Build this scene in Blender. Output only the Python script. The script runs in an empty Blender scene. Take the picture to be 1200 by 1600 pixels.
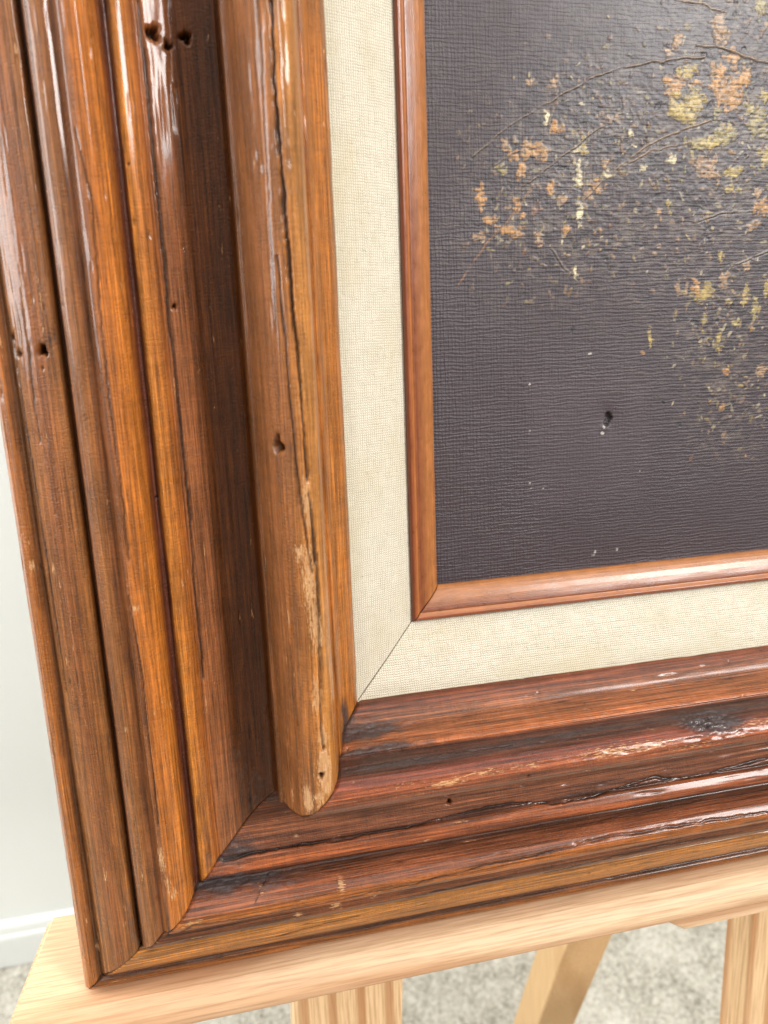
import bpy, math, random
import numpy as np
from mathutils import Matrix, Vector, Euler

rng = np.random.default_rng(7)
scene = bpy.context.scene
col = scene.collection

# ---------------------------------------------------------------- placement
# "Picture space": millimetres, x right, y up along the picture, z out of it;
# origin = lower left corner of the visible canvas.  The picture leans back on the easel.
LEAN = math.radians(10.0)
ORIGIN_Z = 0.9455                      # height of the canvas corner above the carpet
ROT = Matrix.Rotation(math.pi / 2 - LEAN, 4, 'X')
def pic2world(x, y, z):
    return ROT @ Vector((x / 1000, y / 1000, z / 1000)) + Vector((0, 0, ORIGIN_Z))

# ---------------------------------------------------------------- camera
cam_d = bpy.data.cameras.new('camera')
cam = bpy.data.objects.new('camera', cam_d); col.objects.link(cam)
scene.camera = cam
cam_d.sensor_fit = 'HORIZONTAL'; cam_d.sensor_width = 36.0
cam_d.lens = 36.0 * 1202.0 / 1200.0
cam_d.clip_start = 0.01; cam_d.clip_end = 60
cam.location = pic2world(-82.8, 104.9, 295.1)
_f = ROT.to_3x3() @ Vector((0.20058155, -0.23001535, -0.95229196))
_u = ROT.to_3x3() @ Vector((0.08443476, 0.97248876, -0.21710914))
_r = _f.cross(_u)
cam.rotation_euler = Matrix((_r, _u, -_f)).transposed().to_euler()
cam_d.dof.use_dof = True
cam_d.dof.focus_distance = 0.315
cam_d.dof.aperture_fstop = (cam_d.lens) / 2.4      # about a 2.4 mm pupil, as in a phone

# ---------------------------------------------------------------- light
world = bpy.data.worlds.new('World'); scene.world = world
world.use_nodes = True
bg = world.node_tree.nodes['Background']
bg.inputs[0].default_value = (1.0, 0.98, 0.95, 1)
bg.inputs[1].default_value = 0.22

def area(name, direction, dist, sx, sy, power, colour, target=(0, 20, 10)):
    d = Vector(direction).normalized() * dist * 1000
    l = bpy.data.lights.new(name, 'AREA'); l.shape = 'RECTANGLE'
    l.size = sx; l.size_y = sy; l.energy = power; l.color = colour
    o = bpy.data.objects.new(name, l); col.objects.link(o)
    p = pic2world(target[0] + d.x, target[1] + d.y, target[2] + d.z)
    t = pic2world(*target)
    o.location = p
    o.rotation_euler = (t - p).to_track_quat('-Z', 'Y').to_euler()
    return o
area('window_light', (0.555, 0.40, 0.73), 3.5, 0.72, 1.0, 92, (1.0, 0.985, 0.96))
sw = bpy.data.lights.new('wall_fill_light', 'AREA'); sw.shape = 'RECTANGLE'; sw.size = 0.8; sw.size_y = 0.9; sw.energy = 24; sw.color = (0.97, 0.99, 1.0)  # unseen lamp, added at the left to brighten the wall
swo = bpy.data.objects.new('wall_fill_light', sw); col.objects.link(swo)
swo.location = (-1.5, 0.10, 1.45)
swo.rotation_euler = (Vector((-0.15, 0.6, 0.75)) - Vector(swo.location)).to_track_quat('-Z', 'Y').to_euler()

ceil_l = bpy.data.lights.new('ceiling_bounce', 'AREA'); ceil_l.shape = 'RECTANGLE'
ceil_l.size = 3.4; ceil_l.size_y = 2.3; ceil_l.energy = 40; ceil_l.color = (1.0, 0.985, 0.96)
ceil_o = bpy.data.objects.new('ceiling_bounce', ceil_l); col.objects.link(ceil_o)
ceil_o.location = (0.1, -0.52, 2.45)
scene.view_settings.view_transform = 'Standard'
scene.view_settings.look = 'None'
scene.view_settings.exposure = 0.18
scene.view_settings.gamma = 1.0

# ---------------------------------------------------------------- node helpers
def srgb(r, g, b):
    f = lambda c: ((c / 255 + 0.055) / 1.055) ** 2.4 if c > 10 else c / 255 / 12.92
    return (f(r), f(g), f(b), 1.0)

class Mat:
    """tiny expression helper round a node tree"""
    def __init__(self, name):
        self.m = bpy.data.materials.new(name); self.m.use_nodes = True
        self.t = self.m.node_tree; self.n = self.t.nodes
        self.bsdf = self.n['Principled BSDF']
    def put(self, sock, v):
        if hasattr(v, 'links') or isinstance(v, bpy.types.NodeSocket):
            self.t.links.new(v, sock)
        else:
            sock.default_value = v
    def math(self, op, a, b=0.0, c=None, clamp=False):
        n = self.n.new('ShaderNodeMath'); n.operation = op; n.use_clamp = clamp
        self.put(n.inputs[0], a); self.put(n.inputs[1], b)
        if c is not None: self.put(n.inputs[2], c)
        return n.outputs[0]
    def mul(self, a, b): return self.math('MULTIPLY', a, b)
    def add(self, a, b): return self.math('ADD', a, b)
    def attr(self, name):
        n = self.n.new('ShaderNodeAttribute'); n.attribute_name = name; return n
    def vec(self, x, y, z=0.0):
        n = self.n.new('ShaderNodeCombineXYZ')
        for i, v in enumerate((x, y, z)): self.put(n.inputs[i], v)
        return n.outputs[0]
    def obj(self):
        n = self.n.new('ShaderNodeTexCoord'); s = self.n.new('ShaderNodeSeparateXYZ')
        self.t.links.new(n.outputs['Object'], s.inputs[0]); return s.outputs
    def noise(self, v, scale=1.0, detail=4.0, rough=0.55, dist=0.0):
        n = self.n.new('ShaderNodeTexNoise'); n.inputs['Scale'].default_value = scale
        n.inputs['Detail'].default_value = detail; n.inputs['Roughness'].default_value = rough
        n.inputs['Distortion'].default_value = dist
        self.t.links.new(v, n.inputs['Vector']); return n.outputs[0]
    def rng(self, v, a, b, c, d, smooth=False):
        n = self.n.new('ShaderNodeMapRange'); n.clamp = True
        if smooth: n.interpolation_type = 'SMOOTHSTEP'
        self.put(n.inputs[0], v)
        for i, x in enumerate((a, b, c, d)): n.inputs[i + 1].default_value = x
        return n.outputs[0]
    def mix(self, f, a, b, mode='MIX'):
        n = self.n.new('ShaderNodeMix'); n.data_type = 'RGBA'; n.blend_type = mode
        n.clamp_factor = True
        self.put(n.inputs[0], f); self.put(n.inputs[6], a); self.put(n.inputs[7], b)
        return n.outputs[2]
    def grey(self, v):
        n = self.n.new('ShaderNodeCombineColor')
        for i in range(3): self.put(n.inputs[i], v)
        return n.outputs[0]
    def ramp(self, fac, stops, interp='LINEAR'):
        n = self.n.new('ShaderNodeValToRGB'); cr = n.color_ramp; cr.interpolation = interp
        cr.elements[0].position = stops[0][0]; cr.elements[0].color = stops[0][1]
        cr.elements[1].position = stops[-1][0]; cr.elements[1].color = stops[-1][1]
        for p, c in stops[1:-1]:
            e = cr.elements.new(p); e.color = c
        self.put(n.inputs[0], fac); return n.outputs[0]
    def bump(self, h, strength, dist, normal=None):
        n = self.n.new('ShaderNodeBump'); n.inputs['Strength'].default_value = strength
        n.inputs['Distance'].default_value = dist
        self.put(n.inputs['Height'], h)
        if normal is not None: self.t.links.new(normal, n.inputs['Normal'])
        return n.outputs[0]
    def out(self, colour=None, rough=None, normal=None, **kw):
        b = self.bsdf
        if colour is not None: self.put(b.inputs['Base Color'], colour)
        if rough is not None: self.put(b.inputs['Roughness'], rough)
        if normal is not None: self.put(b.inputs['Normal'], normal)
        for k, v in kw.items(): self.put(b.inputs[k.replace('_', ' ')], v)
        return self.m

# ---------------------------------------------------------------- numpy helpers
def vnoise(x, y, seed=0):
    xi = np.floor(x).astype(np.int64); yi = np.floor(y).astype(np.int64)
    fx = x - xi; fy = y - yi
    fx = fx * fx * (3 - 2 * fx); fy = fy * fy * (3 - 2 * fy)
    def hsh(a, b):
        h = (a * 374761393 + b * 668265263 + seed * 974634777) & 0xFFFFFFFF
        h = ((h ^ (h >> 13)) * 1274126177) & 0xFFFFFFFF
        return ((h ^ (h >> 16)) & 0xFFFF) / 65535.0
    a = hsh(xi, yi); b = hsh(xi + 1, yi); c = hsh(xi, yi + 1); d = hsh(xi + 1, yi + 1)
    return (a * (1 - fx) + b * fx) * (1 - fy) + (c * (1 - fx) + d * fx) * fy - 0.5
def fbm(x, y, seed=0, octs=3):
    r = 0; a = 1.0
    for o in range(octs):
        r = r + a * vnoise(x * 2 ** o, y * 2 ** o, seed + o * 17); a *= 0.5
    return r
def seg_dist(px, py, pts):
    """distance to a polyline and the position along it (0..1)"""
    best = np.full(px.shape, 1e9); par = np.zeros(px.shape)
    n = len(pts) - 1
    for i in range(n):
        (ax, ay), (bx, by) = pts[i], pts[i + 1]
        vx, vy = bx - ax, by - ay; L = vx * vx + vy * vy + 1e-9
        t = np.clip(((px - ax) * vx + (py - ay) * vy) / L, 0, 1)
        d = np.hypot(px - ax - t * vx, py - ay - t * vy)
        m = d < best
        best = np.where(m, d, best); par = np.where(m, (i + t) / n, par)
    return best, par

def grid_object(name, P, mat, parent, attrs=None, flip=False, smooth=True):
    """P: (n, m, 3) in millimetres -> one quad grid mesh"""
    n, m = P.shape[:2]
    idx = np.arange(n * m).reshape(n, m)
    q = np.stack([idx[:-1, :-1], idx[1:, :-1], idx[1:, 1:], idx[:-1, 1:]], -1).reshape(-1, 4)
    if flip: q = q[:, ::-1]
    me = bpy.data.meshes.new(name)
    me.vertices.add(n * m); me.vertices.foreach_set('co', (P.reshape(-1, 3) / 1000).astype(np.float32).ravel())
    me.loops.add(len(q) * 4); me.loops.foreach_set('vertex_index', q.astype(np.int32).ravel())
    me.polygons.add(len(q))
    me.polygons.foreach_set('loop_start', np.arange(0, len(q) * 4, 4, dtype=np.int32))
    me.polygons.foreach_set('loop_total', np.full(len(q), 4, dtype=np.int32))
    me.update(calc_edges=True)
    if smooth: me.polygons.foreach_set('use_smooth', np.ones(len(q), dtype=bool))
    for k, v in (attrs or {}).items():
        if v.ndim == 3:
            a = me.attributes.new(k, 'FLOAT_COLOR', 'POINT')
            c = np.ones((n * m, 4), np.float32); c[:, :3] = v.reshape(-1, 3)
            a.data.foreach_set('color', c.ravel())
        else:
            a = me.attributes.new(k, 'FLOAT', 'POINT')
            a.data.foreach_set('value', v.astype(np.float32).ravel())
    me.materials.append(mat)
    o = bpy.data.objects.new(name, me); col.objects.link(o)
    o.parent = parent
    return o

def prism_object(name, section, axis_pts, mat, parent, bevel=0.0):
    """extrude a closed 2D section (list of offset vectors) between two end frames"""
    a, b = axis_pts; k = len(section)
    V = [tuple((Vector(a) + Vector(s)) / 1000) for s in section] + [tuple((Vector(b) + Vector(s)) / 1000) for s in section]
    F = [tuple(range(k))[::-1], tuple(range(k, 2 * k))]
    F += [(i, (i + 1) % k, k + (i + 1) % k, k + i) for i in range(k)]
    me = bpy.data.meshes.new(name); me.from_pydata(V, [], F); me.update()
    import bmesh
    bm = bmesh.new(); bm.from_mesh(me)
    bmesh.ops.recalc_face_normals(bm, faces=bm.faces)
    if bevel:
        bmesh.ops.bevel(bm, geom=[e for e in bm.edges], offset=bevel / 1000, segments=3, affect='EDGES', profile=0.5)
    bm.to_mesh(me); bm.free()
    me.materials.append(mat)
    o = bpy.data.objects.new(name, me); col.objects.link(o); o.parent = parent
    return o

def root(name, label, cat, base_y):
    e = bpy.data.objects.new(name, None); col.objects.link(e)
    e.empty_display_size = 0.05
    e.location = pic2world(0, base_y, 0); e.rotation_euler = (math.pi / 2 - LEAN, 0, 0)
    e['label'] = label; e['category'] = cat
    return e

# ---------------------------------------------------------------- setting
wallm = Mat('wall_paint'); ox, oy, oz = wallm.obj()
v = wallm.vec(ox, oy, oz)
wall_mat = wallm.out(wallm.mix(wallm.noise(v, 9, 3), srgb(234, 237, 233), srgb(238, 240, 237)), 0.75,
                     wallm.bump(wallm.noise(v, 260, 3), 0.12, 0.001))
WALL_Y = 0.655
def plain_box(name, lo, hi, mat, bevel=0.0):
    import bmesh
    bm = bmesh.new(); bmesh.ops.create_cube(bm, size=1)
    for w in bm.verts:
        w.co = Vector([lo[i] + (w.co[i] + 0.5) * (hi[i] - lo[i]) for i in range(3)])
    if bevel: bmesh.ops.bevel(bm, geom=list(bm.edges), offset=bevel, segments=3, affect='EDGES')
    me = bpy.data.meshes.new(name); bm.to_mesh(me); bm.free(); me.materials.append(mat)
    o = bpy.data.objects.new(name, me); col.objects.link(o); return o
wall = plain_box('wall', (-2.6, WALL_Y, -0.02), (2.8, WALL_Y + 0.1, 2.5), wall_mat); wall['kind'] = 'structure'
# baseboard: swept profile with a small moulded top
bbm = Mat('baseboard_paint'); ox, oy, oz = bbm.obj()
bb_mat = bbm.out(bbm.mix(bbm.noise(bbm.vec(ox, oy, oz), 30, 2), srgb(232, 235, 232), srgb(238, 241, 239)), 0.35)
sec = [(0, 0), (-13, 0), (-13, 56), (-12, 60), (-9.5, 63), (-9, 70), (-8, 76), (-5, 80), (-2, 83), (0, 83)]
me = bpy.data.meshes.new('baseboard')
V = [(x, WALL_Y + a / 1000 - 0.0005, b / 1000) for x in (-2.6, 2.8) for a, b in sec]; k = len(sec)
me.from_pydata(V, [], [(i, i + 1, k + i + 1, k + i) for i in range(k - 1)] + [tuple(range(k))[::-1], tuple(range(k, 2 * k))]); me.update()
me.materials.append(bb_mat); bbo = bpy.data.objects.new('baseboard', me); col.objects.link(bbo); bbo['kind'] = 'structure'

# carpet: cut-pile surface, dense where it can be seen
cm = Mat('carpet_pile'); ox, oy, oz = cm.obj(); v = cm.vec(ox, oy, oz)
c1 = cm.noise(v, 150, 4, 0.7); c2 = cm.noise(v, 520, 3, 0.6); c3 = cm.noise(v, 14, 3)
tone = cm.add(cm.add(cm.mul(c1, 0.65), cm.mul(c2, 0.25)), cm.mul(c3, 0.3))
carpet_mat = cm.out(cm.ramp(tone, [(0.38, srgb(84, 78, 66)), (0.50, srgb(166, 161, 146)), (0.61, srgb(212, 207, 192)), (0.78, srgb(242, 238, 226))]),
                    0.95, cm.bump(cm.add(c1, c2), 0.8, 0.004))
def spaced(lo, a, b, hi, fine, coarse):
    return np.unique(np.concatenate([np.arange(lo, a, coarse), np.arange(a, b, fine), np.arange(b, hi + 1, coarse)]))
gx = spaced(-2600, -500, 700, 2800, 3.2, 90); gy = spaced(-1800, -150, 648, 654, 3.2, 90)
X, Y = np.meshgrid(gx, gy, indexing='ij')
inz = ((X > -500) & (X < 700) & (Y > -150)).astype(float)
tuft = fbm(X / 9, Y / 9, 3, 3) * 5.5 + np.abs(vnoise(X / 4.2, Y / 4.2, 9)) * 7
Z = -4 + inz * tuft + fbm(X / 60, Y / 60, 5, 2) * 2
carpet = grid_object('carpet', np.stack([X, Y, Z], -1), carpet_mat, None); carpet['kind'] = 'structure'

# ---------------------------------------------------------------- easel
def pine(name, axis, seed, stripe, light, dark, wob=1.0):
    """axis: 'x' or 'y' = the direction the grain runs in picture space"""
    p = Mat(name); ox, oy, oz = p.obj()
    a, b = (ox, oy) if axis == 'x' else (oy, ox)
    base = p.vec(p.mul(a, 2.2), b, oz)
    w = p.noise(p.vec(p.mul(a, 1.5), p.mul(b, 6.0), p.add(p.mul(oz, 6.0), seed)), 1.6, 2, 0.5)
    ring = p.math('SINE', p.add(p.mul(p.add(b, p.mul(oz, 0.6)), stripe), p.mul(w, 9.0 * wob)))
    band = p.rng(ring, 0.15, 0.98, 0, 1, True)
    fine = p.noise(p.vec(p.mul(a, 30), p.mul(b, 900), p.mul(oz, 900)), 1, 3, 0.6)
    blot = p.noise(p.vec(p.mul(a, 6), p.mul(b, 40), p.mul(oz, 40)), 1, 2)
    c = p.mix(p.mul(band, p.rng(blot, 0.25, 0.75, 0.25, 1.0)), srgb(*light), srgb(*dark))
    c = p.mix(p.rng(fine, 0.42, 0.66, 0.0, 0.5), c, srgb(*[int(q * .86) for q in dark]))
    return p.out(c, 0.55, p.bump(fine, 0.15, 0.0004))
pine_ledge = pine('pine_ledge', 'x', 0.0, 150, (236, 200, 160), (196, 138, 94))
pine_post = pine('pine_post', 'y', 3.0, 420, (242, 204, 156), (186, 126, 76), 0.35)
pine_rear = pine('pine_rear', 'y', 5.0, 90, (222, 184, 134), (206, 162, 110))

BASE_E = -972.0
easel = root('easel', 'pale pine easel with a shelf that carries the framed painting', 'easel', BASE_E)
EY = -BASE_E                       # picture space y -> easel local y
def eprism(name, sec, a, b, mat, bevel=1.2):
    return prism_object(name, sec, ((a[0], a[1] + EY, a[2]), (b[0], b[1] + EY, b[2])), mat, easel, bevel)
# ledge: rounded front, extruded along x
secL = [(-40.5, -157.6), (-41.5, -160), (-41.5, -172.2), (18, -172.4), (20.5, -171.6), (22.2, -169.5), (22.4, -166.5), (21.4, -163.4), (19.2, -160.4), (15.6, -157.9), (13.5, -157.5)]
secL = [(0, b, a) for a, b in secL]
LEDGE = eprism('ledge', secL, (-184.5, 0, 0), (624, 0, 0), pine_ledge, 0.0)
import bmesh
bm = bmesh.new(); bm.from_mesh(LEDGE.data)
ends = [e for e in bm.edges if abs(e.verts[0].co.x - e.verts[1].co.x) < 1e-6]
bmesh.ops.bevel(bm, geom=ends, offset=0.0016, segments=3, affect='EDGES')
for vv in bm.verts:                                    # back corner of the shelf is knocked off
    if vv.co.x < -0.17 and vv.co.z < -0.034: vv.co.x += 0.006 * (-(vv.co.z) - 0.034) / 0.0075
bm.to_mesh(LEDGE.data); bm.free()
for pl in LEDGE.data.polygons: pl.use_smooth = False
def post_between(name, top, bot, w, d, mat):
    sec = [(-w / 2, 0, 0), (w / 2, 0, 0), (w / 2, 0, -d), (-w / 2, 0, -d)]
    return eprism(name, sec, bot, top, mat, 1.5)
LP = post_between('post', (-2.5, 560, -42), (-75.5, -972, -42), 59, 22, pine_post)
CP = post_between('post', (234, 640, -42), (232, -972, -42), 60, 22, pine_post)
RP = post_between('post', (462, 560, -42), (535, -972, -42), 59, 22, pine_post)
CP['label'] = 'middle upright post of the easel'
LP['label'] = 'left upright post of the easel with dark growth stripes'
# rear leg: leans back from a hinge behind the picture down to the carpet
RL = eprism('rear_leg', [(-21, 0, 0), (21, 0, 0), (21, 0, -38), (-21, 0, -38)], (189, -902, -192 - (902 - 383) * 63 / 148), (189, 10, -192 + (383 + 10) * 63 / 148 - 80 + 62), pine_rear, 1.5)
RL['label'] = 'rear leg slanting back to the carpet'
# cleat under the ledge with sloped ends
eprism('cleat', [(103, -172.6, 0), (337, -172.6, 0), (326, -180.6, 0), (116, -181.4, 0)], (0, 0, 17), (0, 0, -20), pine_ledge, 0.8)
eprism('crossbar', [(0, -430, -64.5), (0, -380, -64.5), (0, -380, -84), (0, -430, -84)], (-92, 0, 0), (534, 0, 0), pine_ledge, 1.2)

# ---------------------------------------------------------------- framed painting
W, H = 440.0, 560.0
BASE_F = -157.2
pict = root('framed_painting', 'dark flower painting in a worn reddish brown moulded wood frame with linen liner', 'painting', BASE_F)
FY = -BASE_F

# moulding profile: distance out from the canvas edge, height above the canvas
PROFILE=[(36,12),(37.6,17),(38.6,19.5),(40,21.6),(42.8,24.2),(45,25.8),(46.4,28.5),(47.6,36),(48.2,38.5),(49.0,39.2),(49.5,38.6),(50.0,41),(50.8,46),(52,50.2),(54,53.2),(57,54.6),(60,54.2),(63,52),(65.6,47.6),(67.6,42),(69.2,36),(70.2,31),(70.7,29),(71.5,28.8),(71.9,26.5),(72.2,20),(73.2,17),(76,15.4),(80,14.8),(85,15.2),(88,16.3),(92,17.7),(95.4,18.9),(96.6,19.4),(97.4,18.8),(98.4,20.4),(101,22),(103,22.8),(104.4,22.4),(105.2,21.0),(105.9,20.2),(106.7,20.8),(107.4,23.2),(108.4,26.2),(110,29),(113,31.4),(116,31.8),(118.4,30.4),(119.6,28),(120.6,26.9),(122.4,27.6),(124.6,27.8),(127,26.4),(128.6,24.2),(129.3,21.5),(129.9,18.2),(130.5,18.2),(131,19.8),(132.4,20.8),(136,20.2),(140,18.6),(144,16),(147,13),(148.4,11),(149.2,10.6),(150.2,12),(152,12.4),(154.4,10.8),(156.2,7.6),(157,3),(157.2,-4),(157.2,-39)]
PD = np.array([q[0] for q in PROFILE]); PH = np.array([q[1] for q in PROFILE])
PA = np.concatenate([[0], np.cumsum(np.hypot(np.diff(PD), np.diff(PH)))])
def arc_of(d): return np.interp(d, PD, PA)
ARC = PA[-1]
# wear traced from the object, in mm along the rail / out from the canvas
CRACKS_SIDE = [([(195.0, 58.31), (175.7, 59.11), (158.9, 58.82), (139.9, 58.43), (127.3, 58.31), (111.6, 57.99), (99.3, 57.24), (84.6, 56.74), (71.6, 56.53), (59.3, 56.44)], 0.62, 1.4), ([(55.1, 56.29), (48.7, 55.82), (38.0, 55.58), (31.4, 55.55)], 0.5, 1.0), ([(127.5, 61.61), (108.9, 60.99), (84.8, 60.63), (64.7, 59.98), (49.0, 58.94), (35.1, 57.72), (28.5, 57.06)], 0.4, 0.8), ([(34.5, 54.9), (18.0, 55.22), (2.3, 55.73), (-6.9, 56.26), (-28.0, 57.06), (-36.0, 56.59)], 0.45, 1.0), ([(206.4, 95.98), (186.8, 95.57), (160.7, 95.89), (145.2, 95.48), (131.3, 95.45), (110.8, 96.22), (98.1, 95.57), (80.7, 95.54), (62.8, 95.51), (44.3, 95.24), (20.6, 96.28), (-4.3, 96.25), (-19.7, 96.46)], 0.55, 1.0), ([(167.0, 117.16), (156.2, 115.83), (144.4, 114.67), (120.9, 115.88), (86.1, 116.63), (54.4, 116.15), (32.2, 116.54)], 0.35, 0.5), ([(19.5, 118.02), (3.1, 117.19), (-11.3, 116.54), (-41.4, 116.81), (-70.4, 117.07)], 0.35, 0.5), ([(108.5, 146.57), (99.1, 146.96), (75.5, 146.66), (49.8, 146.28), (31.3, 146.16), (-0.1, 145.8), (-20.3, 145.92)], 0.38, 0.6), ([(104.2, 141.52), (87.5, 142.27), (72.4, 142.21)], 0.3, 0.4), ([(185.5, 109.41), (158.7, 109.68), (130.6, 109.97)], 0.2, 0.2), ([(189.0, 61.67), (162.7, 62.44), (127.6, 63.04), (105.2, 63.39)], 0.25, 0.35), ([(-106.8, 118.17)], 0.35, 0.6), ([(1.0, 65.32), (-20.6, 65.56), (-45.3, 65.38)], 0.3, 0.4)]
CRACKS_BOTTOM = [([(-95.3, 98.27), (-86.4, 97.73), (-77.4, 97.2), (-63.2, 97.53), (-46.1, 97.82), (-29.8, 97.47), (-13.2, 97.5), (-2.1, 96.31), (12.2, 95.74), (23.9, 94.97), (32.5, 95.71), (44.1, 97.97), (56.0, 98.12), (68.6, 97.64), (81.0, 95.3), (95.3, 94.44), (102.9, 96.28), (116.1, 97.47), (132.3, 95.86), (152.3, 94.55)], 0.5, 1.1), ([(-118.9, 121.56), (-109.0, 115.8), (-84.7, 117.13), (-59.4, 117.04), (-33.3, 115.62), (-9.0, 115.02), (7.7, 113.45), (36.1, 113.03), (66.3, 111.22), (89.0, 111.58), (143.8, 113.0)], 0.4, 0.6), ([(-48.5, 50.59), (-29.6, 50.59), (-9.1, 50.65), (16.0, 50.77)], 0.3, 0.4), ([(-77.2, 139.06), (-65.7, 137.78), (-53.5, 136.2), (-42.6, 135.7)], 0.4, 0.6), ([(-21.8, 125.21), (0.4, 124.08), (23.3, 124.14)], 0.3, 0.4), ([(38.4, 126.55), (64.9, 124.05), (92.8, 122.87), (115.1, 123.25)], 0.3, 0.4), ([(66.0, 61.76), (88.5, 62.41), (109.9, 59.8)], 0.25, 0.3), ([(-78.7, 106.59), (-80.9, 108.13), (-83.2, 109.91), (-84.5, 112.17)], 0.28, 0.4), ([(54.2, 107.69), (85.1, 107.48), (117.3, 107.27)], 0.2, 0.2)]
HOLES_SIDE = [(198.1, 92.56, 1.7), (198.3, 82.49, 1.43), (195.2, 88.08, 1.09), (115.3, 93.72, 0.75), (102.6, 137.16, 1.56), (101.8, 145.47, 0.88), (107.1, 147.4, 0.75), (70.4, 64.97, 2.21), (-45.9, 58.04, 1.02), (-36.0, 56.59, 0.61), (96.8, 137.78, 0.41), (159.0, 103.65, 0.31), (50.9, 106.17, 0.34)]
HOLES_BOTTOM = [(-0.8, 90.57, 0.86), (19.3, 59.29, 0.49), (-25.7, 49.64, 0.4), (-45.8, 47.71, 0.46), (63.2, 136.92, 0.46)]
WEAR = [(0, 52.1, 57.12, 11.7, 1.87, 0.8), (0, 35.4, 60.54, 2.84, 2.37, 0.85), (0, 26.3, 58.01, 14.81, 2.63, 0.82), (0, 12.9, 56.92, 13.57, 2.42, 0.82), (0, 4.5, 55.58, 4.89, 2.2, 0.8), (0, -16.0, 57.69, 8.53, 2.01, 0.8), (0, -33.1, 56.65, 8.73, 2.06, 0.85), (0, -44.2, 56.59, 9.92, 2.87, 1), (0, -56.2, 63.27, 5.84, 2.39, 1), (0, -59.6, 67.85, 5.34, 1.33, 0.7), (0, -53.9, 58.94, 4.24, 2.12, 0.8), (0, 112.5, 56.98, 11.5, 2.07, 0.35), (0, 153.9, 56.2, 28.02, 1.63, 0.3), (0, 89.6, 56.86, 13.81, 1.84, 0.45), (0, 78.1, 42.83, 18.58, 1.16, 0.25), (0, 28.1, 151.95, 2.44, 1.22, 0.8), (0, 27.4, 144.14, 2.19, 0.73, 0.8), (0, 14.7, 116.54, 0.97, 1.94, 0.8), (0, 118.1, 135.61, 11.66, 0.7, 0.5), (0, 22.4, 142.44, 7.32, 0.49, 0.4), (0, 0.9, 140.63, 14.96, 1.0, 0.3), (0, -85.6, 117.93, 7.28, 1.96, 0.7), (0, -96.3, 116.15, 6.27, 1.14, 0.7), (0, -100.5, 114.22, 2.87, 1.72, 0.6), (0, -133.9, 148.3, 2.46, 1.23, 0.8), (0, -117.4, 135.11, 8.92, 0.89, 0.4), (0, -97.4, 140.25, 4.03, 1.15, 0.5), (0, 52.1, 121.02, 0.94, 0.71, 0.7), (0, -0.4, 66.81, 14.72, 0.98, 0.4), (0, 124.7, 48.84, 13.87, 0.92, 0.25), (0, 120.3, 141.02, 14.06, 0.94, 0.4), (0, 193.7, 39.06, 0.97, 0.49, 0.9), (0, 171.6, 40.55, 0.95, 0.48, 0.9), (1, -12.1, 56.68, 7.07, 1.36, 0.8), (1, 0.4, 55.1, 10.94, 1.37, 0.55), (1, 17.9, 55.34, 11.11, 1.67, 0.45), (1, 54.4, 55.01, 17.29, 2.31, 0.6), (1, 67.9, 55.01, 11.71, 2.05, 0.6), (1, 116.5, 53.41, 12.47, 1.87, 0.5), (1, -21.8, 59.26, 16.28, 0.81, 0.3), (1, -50.1, 111.28, 1.46, 4.09, 0.7), (1, -52.6, 122.36, 2.98, 1.49, 0.7), (1, -68.1, 123.43, 2.98, 1.79, 0.6), (1, -108.9, 115.02, 4.11, 1.47, 0.7), (1, -125.5, 123.46, 2.4, 1.8, 0.8), (1, -133.5, 135.82, 4.3, 1.53, 0.5), (1, -45.4, 57.48, 8.03, 1.07, 0.3), (1, -26.3, 55.16, 8.07, 1.08, 0.4), (1, 144.7, 98.71, 8.2, 1.03, 0.3), (1, -90.3, 98.71, 1.42, 0.85, 0.5), (1, -87.5, 95.95, 1.13, 0.85, 0.5), (1, -94.9, 99.49, 1.14, 0.86, 0.5), (1, -96.4, 97.29, 0.85, 1.14, 0.5), (1, -88.5, 100.97, 1.14, 0.57, 0.5), (1, -101.0, 107.3, 1.45, 0.87, 0.4), (1, -73.9, 86.98, 3.35, 0.56, 0.4), (1, -46.4, 52.43, 1.59, 1.33, 0.4), (1, 85.5, 57.99, 15.03, 1.2, 0.5), (1, 100.0, 97.53, 9.67, 0.97, 0.3), (1, -81.8, 108.81, 1.16, 2.9, 0.5)]
GRIME = [(1, -38.8, 46.31, 15.82, 4.75, 1), (1, -34.6, 48.15, 21.19, 2.65, 0.9), (1, -24.2, 50.8, 32.09, 2.14, 0.8), (1, -42.9, 42.54, 3.66, 5.23, 0.7), (1, -97.2, 106.23, 14.43, 6.35, 1), (1, -86.0, 107.12, 20.22, 3.47, 0.8), (1, -91.2, 95.36, 11.32, 6.79, 0.75), (1, -76.1, 108.16, 23.16, 2.89, 0.5), (1, 100.6, 52.04, 12.79, 4.87, 1), (1, 42.9, 50.56, 45.26, 1.98, 0.7), (1, 98.8, 50.56, 42.44, 2.12, 0.7), (1, 16.0, 50.77, 33.06, 1.93, 0.6), (1, 96.8, 111.49, 3.27, 0.98, 0.4), (0, -41.3, 44.85, 8.88, 2.35, 1), (0, -46.9, 44.59, 5.27, 2.11, 1), (0, -90.9, 101.54, 14.06, 2.25, 0.5), (0, -117.6, 132.67, 17.83, 2.38, 0.5), (0, -71.1, 80.33, 16.3, 5.43, 0.4), (0, 167.4, 59.86, 40.03, 0.71, 0.5), (0, 159.0, 108.87, 46.85, 0.7, 0.5), (0, 95.9, 43.04, 9.25, 0.93, 0.2), (0, 83.2, 141.05, 18.77, 0.7, 0.3), (0, 65.0, 65.83, 13.9, 1.39, 0.3)]
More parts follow.
